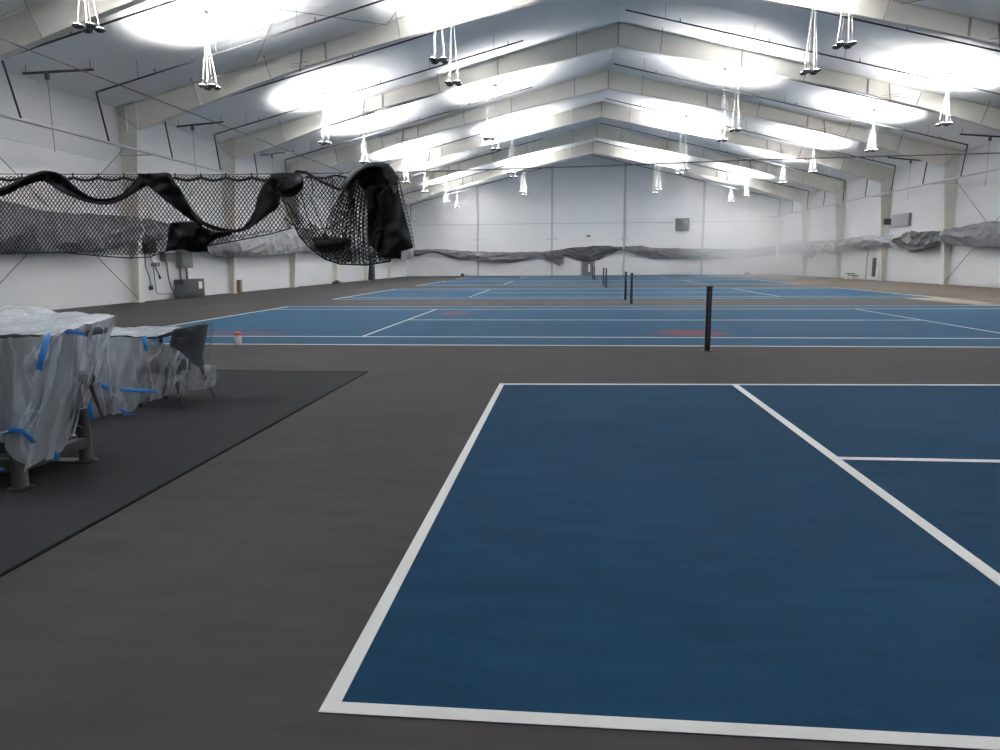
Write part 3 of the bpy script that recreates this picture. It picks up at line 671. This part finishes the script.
strip([at(5, 432, Y=4.02), at(14, 430, Y=4.0), at(22, 431, Y=4.0), at(30, 438, Y=4.02), at(34, 443, Y=4.04)], .034, 'tape', sh)
strip([at(90, 403, Y=4.76), at(91, 412, Y=4.76), at(91, 420, Y=4.77)], .035, 'tape', sh, nrm=(.5, -1, 0))
strip([at(77, 425, Y=4.6), at(81, 427, Y=4.65)], .04, 'tape', sh)
strip([at(57, 452, Y=4.16), at(57.5, 461, Y=4.16)], .03, 'tape', sh)
strip([at(0, 469, Y=4.14), at(4, 469.5, Y=4.14)], .018, 'tape', sh)
strip([at(0, 433, Y=4.02), at(8, 431, Y=4.01)], .012, 'tape', sh, m=M['film_thick'])

# ------------------------------------------------------------------ wrapped chairs and table
dt = thing('side_table', (-4.75, 6.8, 0), 'low dark table with a plastic covered top beside the wrapped chair', 'table')
MB().box(-5.6, -4.2, 6.72, 7.3, .735, .77, .01).build('tabletop', M['dark_fabric'], dt)
for x in (-5.5, -4.45):
    for y in (6.78, 7.24): MB().tube([(x, y, .0), (x, y, .74)], .02, 8).build('leg', M['foot_black'], dt)
def make_chair(loc, rz, label):
    t = thing('upholstered_chair', (0, 0, 0), label, 'chair', 'charcoal chairs wrapped in plastic')
    MB().box(-.27, .24, -.29, .29, .36, .47, .045).build('seat', M['dark_fabric'], t)
    def bk(off):
        def f(a, v):
            th = (a-.5)*2
            x = .22+.10*v-.10*th*th*(1-.25*v)+off; y = .28*th*(1-.12*max(0, v-.6)); z = .40+.455*v-.03*th*th*v
            return (x, y, z)
        return f
    b = MB(); b.grid(bk(0), 14, 12); b.grid(bk(.07), 14, 12)
    n = 15; w = 15*13
    ring = [i for i in range(n)]+[j*n+n-1 for j in range(1, 13)]+[12*n+i for i in range(n-2, -1, -1)]+[j*n for j in range(11, 0, -1)]
    b.f += [(ring[i], ring[(i+1) % len(ring)], ring[(i+1) % len(ring)]+w, ring[i]+w) for i in range(len(ring))]
    o = b.build('backrest', M['dark_fabric'], t)
    for sx, sy in ((1, 1), (1, -1), (-1, 1), (-1, -1)):
        MB().tube([(sx*.20, sy*.24, .38), (sx*.20+sx*.11, sy*.27+sy*.03, 0)], [.021, .011], 8).build('leg', M['foot_black'], t)
    t.location = loc; t.rotation_euler.z = rz
    return t
ch = make_chair((-4.27, 7.08, 0), -.05, 'charcoal upholstered chair with splayed black legs, wrapped in plastic, nearest the court')
dup(ch, (-4.9, 6.15, 0), 'charcoal upholstered chair under plastic between the two tables', rz=PI*.8)
s2 = thing('plastic_sheet', (-4.4, 6.8, .78), 'clear plastic sheet with blue tape over the small table and chairs', 'plastic sheet')
MB().grid(lambda a, v: (-5.7+1.68*a, 6.42+.85*v, .80+.02*nz(a*7, v*4, 2)+.012*nz(a*22, v*10, 5)+.015*a*v), 50, 16).build('sheet_top', M['film_thick'], s2)
T2 = [(-5.7, 6.42, .79), (-4.9, 6.42, .79), (-4.45, 6.42, .79), (-4.15, 6.45, .78), (-4.0, 6.6, .70), (-3.95, 6.72, .62), (-3.90, 6.95, .42), (-3.90, 7.38, .38)]
B2 = [(-5.6, 6.15, .01), (-4.95, 6.15, .01), (-4.55, 6.28, .015), (-4.32, 6.42, .06), (-4.18, 6.62, .14), (-4.06, 6.72, .14), (-3.97, 6.95, .15), (-3.93, 7.40, .15)]
drape(T2, B2, 'sheet_skirt', M['film'], s2, nu=150, nv=34, amp=.035, freq=50, seed=5)
drape([(-5.3, 6.36, .62), (-4.7, 6.36, .60), (-4.4, 6.38, .66), (-4.2, 6.5, .60)], [(-5.3, 6.1, .01), (-4.85, 6.13, .01), (-4.5, 6.27, .012), (-4.35, 6.42, .08)], 'sheet_overlap', M['film'], s2, nu=60, nv=24, amp=.045, freq=22, seed=8)
# film pulled tight around the chair back
def hug(a, v):
    th = -2.6+5.2*a; z = .40+.465*v
    x = -4.27+.31+.085*v+.13*math.cos(th)*.9-.07; y = 7.08+.335*math.sin(th)
    return (x+.012*nz(a*14, v*8, 3), y+.012*nz(a*10, v*12, 6), z+.02*nz(a*6, v*3, 2))
MB().grid(hug, 46, 20).build('sheet_wrap', M['film_thin'], s2)
strip([at(144, 336, Y=6.38), at(145, 343, Y=6.37), at(147, 351, Y=6.37)], .045, 'tape', s2)
strip([at(98, 383, Y=6.3), at(103, 386, Y=6.28), at(109, 387, Y=6.3)], .05, 'tape', s2)
strip([at(120, 389.5, Y=6.24), at(135, 390.5, Y=6.22), at(150, 391, Y=6.26), at(158, 392, Y=6.32)], .032, 'tape', s2)
strip([at(120, 409, Y=6.2), at(124, 411.5, Y=6.18), at(128, 413.5, Y=6.17)], .035, 'tape', s2)
strip([at(122, 414.5, Y=6.16), at(139, 415.5, Y=6.15)], .010, 'tape', s2)

# ------------------------------------------------------------------ small things
p = at(238.5, 345.3, Z=0)
j = thing('water_jug', (p.x, p.y, 0), 'small white jug with an orange-red cap standing on the near sideline', 'jug')
MB().lathe([(.055, 0), (.06, .01), (.06, .14), (.045, .17), (.03, .185)], (p.x, p.y, .006), 16).build('body', M['white_plastic'], j)
MB().lathe([(.05, .18), (.062, .185), (.062, .225), (.04, .24)], (p.x, p.y, .006), 16).build('cap', M['red'], j)

def wallbox(side, y0, y1, z0, z1, depth, name, label, m, cat='box', extra=None):
    X = XL+.08 if side == 'left' else XR-.08; s = 1 if side == 'left' else -1
    xa, xb = sorted((X+s*.0, X+s*depth))
    t = thing(name, (X+s*depth/2, (y0+y1)/2, z0), label, cat)
    MB().box(xa, xb, y0, y1, z0, z1, .015).build('body', m, t)
    xf = X+s*depth; fa, fb = sorted((xf-.005, xf+s*.02))
    MB().box(fa, fb, y0+.05, y1-.05, z0+.05, z1-.05, .006).build('cover', m, t)
    return t, xf, s
t, xf, s = wallbox('left', 29.2, 31.0, .0, .82, .42, 'electrical_cabinet', 'dark electrical cabinet standing against the left wall below the boxes', M['dark_box'], 'cabinet')
MB().box(xf, xf+.03, 30.45, 30.75, .38, .70).build('paper_label', M['paper'], t)
MB().box(XL+.1, XL+.5, 29.19, 29.17, .04, .6).build('side_door', M['grey_box'], t)
for y in (29.65, 30.2): MB().tube([(XL+.15, y, .82), (XL+.15, y, 1.4)], .05, 8).build('conduit', M['conduit'], t)
wallbox('left', 29.5, 30.4, 1.32, 2.05, .28, 'switch_box', 'tall grey switch box directly above the electrical cabinet', M['grey_box'])
t, xf, s = wallbox('left', 28.3, 29.1, 1.62, 1.98, .24, 'junction_box', 'grey junction box with hanging lead, left of the tall switch box', M['grey_box'])
MB().tube([(XL+.12, 28.7, 1.62), (XL+.12, 28.75, .9), (XL+.14, 28.85, .5), (XL+.14, 29.2, .12)], .03, 7).build('flexible_conduit', M['conduit'], t)
t, xf, s = wallbox('left', 27.0, 27.7, 1.95, 2.4, .26, 'control_box', 'black curtain control box high on the left wall by the first column', M['dark_box'])
MB().tube([(XL+.12, 27.2, 1.95), (XL+.12, 27.15, 1.45), (XL+.13, 27.35, .95), (XL+.13, 27.4, .6)], .022, 7).build('control_lead', M['cord'], t)
MB().box(XL+.07, XL+.19, 27.33, 27.47, .44, .62, .01).build('push_button', M['dark_box'], t)
MB().tube([(XL+.12, 27.5, 1.95), (XL+.12, 27.7, 1.5), (XL+.12, 27.75, .35), (XL+.12, 27.95, .25), (XL+.12, 29.2, .22)], .02, 7).build('conduit', M['conduit'], t)
t, xf, s = wallbox('left', 27.6, 28.0, 1.40, 1.56, .16, 'outlet_box', 'small grey outlet box with short black lead on the left wall', M['grey_box'])
MB().tube([(XL+.1, 27.85, 1.42), (XL+.12, 27.95, 1.2), (XL+.12, 28.1, 1.0)], .024, 7).build('lead', M['cord'], t)
MB().tube([(XL+.12, 28.08, 1.02), (XL+.12, 28.12, .88)], .045, 8).build('plug', M['dark_box'], t)
tag(MB().box(XL+.15, XL+.4, 34.75, 35.0, 0, .62, .02).box(XL+.12, XL+.43, 34.72, 35.03, .6, .66, .01).build('bollard', M['wood']), 'short brown post beside the second column on the left wall', 'post')
t, xf, s = wallbox('left', 58.55, 59.6, 0, 2.2, .55, 'tall_upright', 'tall dark box standing against the left wall under the net bundle', M['dark_box'], 'upright')  # plain dark box at the column that looks darker than the others
tag(MB().box(XL+.3, XL+.8, 49.3, 50.0, 0, .16, .03).box(XL+.45, XL+.65, 49.5, 49.8, .16, .24, .02).build('floor_box', M['dark_box']), 'small black box on the floor against the left wall', 'box')
tag(MB().box(-11.2, -10.8, 73.4, 73.7, 0, .2, .03).box(-11.1, -10.9, 73.45, 73.65, .2, .3, .02).build('floor_box', M['dark_box']), 'small black box on the floor at the far wall, left side', 'box')
tag(MB().box(18.0, 18.5, 73.4, 73.7, 0, .2, .03).box(18.1, 18.3, 73.45, 73.65, .2, .28, .02).build('floor_box', M['dark_box']), 'small black box on the floor at the far wall, right side', 'box')
# exit door on the right wall
d = thing('door_1', (XR-.05, 52.1, 0), 'white exit door with a narrow dark pane on the right wall', 'door', kind='structure')
MB().box(XR-.10, XR-.02, 51.2, 53.2, 0, 2.3, .01).build('door_panel', M['white_plastic'], d)
MB().box(XR-.125, XR-.10, 51.75, 52.35, .25, 1.55, .01).build('dark_pane', M['dark_box'], d)
for y0, y1, z0, z1 in ((51.08, 51.2, 0, 2.42), (53.2, 53.32, 0, 2.42), (51.08, 53.32, 2.3, 2.42)): MB().box(XR-.15, XR-.01, y0, y1, z0, z1).build('door_frame', M['grey_post'], d)
MB().tube([(XR-.14, 51.4, 1.02), (XR-.2, 51.4, 1.02), (XR-.2, 51.6, 1.02)], .02, 6).build('door_handle', M['conduit'], d)
for y, w, h, l in ((54.3, .55, .32, 'white carton on the floor right of the pile by the exit door'), (55.1, .6, .45, 'white carton on the floor left of the exit door, taller one')):
    b = thing('carton', (XR-.5, y, 0), l, 'box'); MB().box(XR-.8, XR-.3, y-w/2, y+w/2, 0, h, .01).build('body', M['paper'], b)
    MB().box(XR-.82, XR-.28, y-w/2-.01, y+w/2+.01, h-.06, h+.005, .01).build('lid', M['louvre'], b)
t, xf, s = wallbox('right', 50.0, 50.7, 3.75, 4.15, .35, 'wall_speaker', 'small dark box on the right wall above the curtain near the exit', M['grey_box'], 'speaker')
t, xf, s = wallbox('right', 47.2, 49.6, 3.55, 4.35, .16, 'wall_panel', 'pale grey panel on the right wall beside the small dark box', M['curtain_pale'], 'panel')
# louvre in the far wall
v = thing('wall_vent', (11.7, Y1-.1, 4.5), 'square grey louvred vent high on the far wall, right side', 'vent')
for x0, x1, z0, z1 in ((11.0, 11.08, 4.45, 5.75), (12.3, 12.38, 4.45, 5.75), (11.0, 12.38, 4.45, 4.53), (11.0, 12.38, 5.67, 5.75)): MB().box(x0, x1, Y1-.2, Y1-.04, z0, z1).build('vent_frame', M['louvre'], v, smooth=False)
for k in range(9):
    z = 4.56+k*.125
    MB().hexa([(11.08, Y1-.16, z), (12.3, Y1-.16, z), (12.3, Y1-.07, z+.09), (11.08, Y1-.07, z+.09), (11.08, Y1-.16, z+.015), (12.3, Y1-.16, z+.015), (12.3, Y1-.07, z+.105), (11.08, Y1-.07, z+.105)]).build('slat', M['louvre'], v, smooth=False)
# far doorway with torn sheeting
d = thing('door_2', (2.2, Y1-.05, 0), 'dark far doorway with torn white sheeting in the end wall', 'door', kind='structure')
MB().box(1.55, 2.75, Y1-.12, Y1-.03, 0, 2.1).build('door_leaf', M['grey_box'], d)
for x0, x1 in ((1.42, 1.58), (2.72, 2.88)): MB().box(x0, x1, Y1-.2, Y1-.03, 0, 2.2).build('door_frame', M['louvre'], d, smooth=False)
MB().box(1.42, 2.88, Y1-.2, Y1-.03, 2.1, 2.22).build('door_frame', M['louvre'], d, smooth=False)
MB().box(2.2, 2.4, Y1-.16, Y1-.12, .35, 1.15).build('glass_pane', M['paper'], d, smooth=False)
MB().grid(lambda a, v: (1.5+1.2*a, Y1-.24+.05*math.sin(a*9), 2.1-(.35+.35*abs(nz(a*4, 1, 2)))*v), 14, 6).build('torn_sheet', M['paper'], d, solid=.01)
for px, py, l in ((588.5, 236, 'small grey camera on far wall above the doorway'), ):
    q = at(px, py, Y=Y1-.2); t = thing('wall_camera', q, l, 'camera')
    MB().box(q.x-.1, q.x+.1, Y1-.12, Y1-.05, q.z-.1, q.z+.1, .01).build('mount', M['louvre'], t)
    MB().lathe([(.16, -.08), (.2, 0), (.14, .1), (.05, .12)], (q.x, Y1-.25, q.z), 14).build('dome', M['grey_box'], t)

# ------------------------------------------------------------------ dust haze towards the far right
def haze_material():
    m = bpy.data.materials.new('dust_in_air'); m.use_nodes = True; nt = m.node_tree; L = nt.links.new
    nt.nodes.remove(nt.nodes['Principled BSDF'])
    v = N(nt, 'ShaderNodeVolumeScatter'); v.inputs['Color'].default_value = (.97, .97, .97, 1); v.inputs['Anisotropy'].default_value = .2
    g = N(nt, 'ShaderNodeNewGeometry')
    sb = N(nt, 'ShaderNodeVectorMath', _operation='SUBTRACT'); sb.inputs[1].default_value = HAZE_C; L(g.outputs['Position'], sb.inputs[0])
    dv = N(nt, 'ShaderNodeVectorMath', _operation='DIVIDE'); dv.inputs[1].default_value = HAZE_R; L(sb.outputs[0], dv.inputs[0])
    ln = N(nt, 'ShaderNodeVectorMath', _operation='LENGTH'); L(dv.outputs[0], ln.inputs[0])
    n = N(nt, 'ShaderNodeTexNoise', Scale=.22, Detail=3); L(g.outputs['Position'], n.inputs['Vector'])
    a = N(nt, 'ShaderNodeMath', _operation='MULTIPLY_ADD'); a.inputs[1].default_value = .5; L(n.outputs['Fac'], a.inputs[0]); L(ln.outputs['Value'], a.inputs[2])
    r = N(nt, 'ShaderNodeMapRange', _interpolation_type='SMOOTHSTEP'); r.inputs['From Min'].default_value = .45; r.inputs['From Max'].default_value = 1.2
    r.inputs['To Min'].default_value = HAZE_D; r.inputs['To Max'].default_value = 0; L(a.outputs[0], r.inputs['Value'])
    L(r.outputs[0], v.inputs['Density']); L(v.outputs[0], nt.nodes['Material Output'].inputs['Volume'])
    return m
HAZE_C, HAZE_R, HAZE_D = (16.5, 60.0, 2.4), (9.0, 16.0, 5.5), .075
hz = MB().grid(lambda a, b: (min(21.4, HAZE_C[0]+HAZE_R[0]*math.cos(2*PI*a)*math.sin(PI*b)), min(73.9, HAZE_C[1]+HAZE_R[1]*math.sin(2*PI*a)*math.sin(PI*b)), max(.02, HAZE_C[2]-HAZE_R[2]*math.cos(PI*b))), 32, 16).build('dust_haze', haze_material())
tag(hz, 'pale drifting dust haze in front of the far right wall', 'haze', kind='stuff')

# ------------------------------------------------------------------ world, camera, view
w = bpy.data.worlds.new('World'); bpy.context.scene.world = w; w.use_nodes = True
w.node_tree.nodes['Background'].inputs[0].default_value = (.6, .65, .7, 1); w.node_tree.nodes['Background'].inputs[1].default_value = .05
cd = bpy.data.cameras.new('camera'); co = bpy.data.objects.new('camera', cd); C.objects.link(co)
cd.sensor_width = 36; cd.lens = 36*F_PX/1000; cd.clip_end = 300; cd.clip_start = .05
from mathutils import Matrix
co.matrix_world = Matrix(((RIGHT.x, UP.x, -FWD.x, 0), (RIGHT.y, UP.y, -FWD.y, 0), (RIGHT.z, UP.z, -FWD.z, EYE), (0, 0, 0, 1)))
sc = bpy.context.scene; sc.camera = co
sc.view_settings.view_transform = 'Standard'; sc.view_settings.look = 'None'; sc.view_settings.gamma = 1; sc.view_settings.use_curve_mapping = False
sc.view_settings.exposure = -0.1
sc.cycles.max_bounces = 8; sc.cycles.diffuse_bounces = 6; sc.cycles.volume_bounces = 4; sc.cycles.transparent_max_bounces = 16
sc.cycles.use_denoising = True; sc.cycles.sample_clamp_indirect = 60
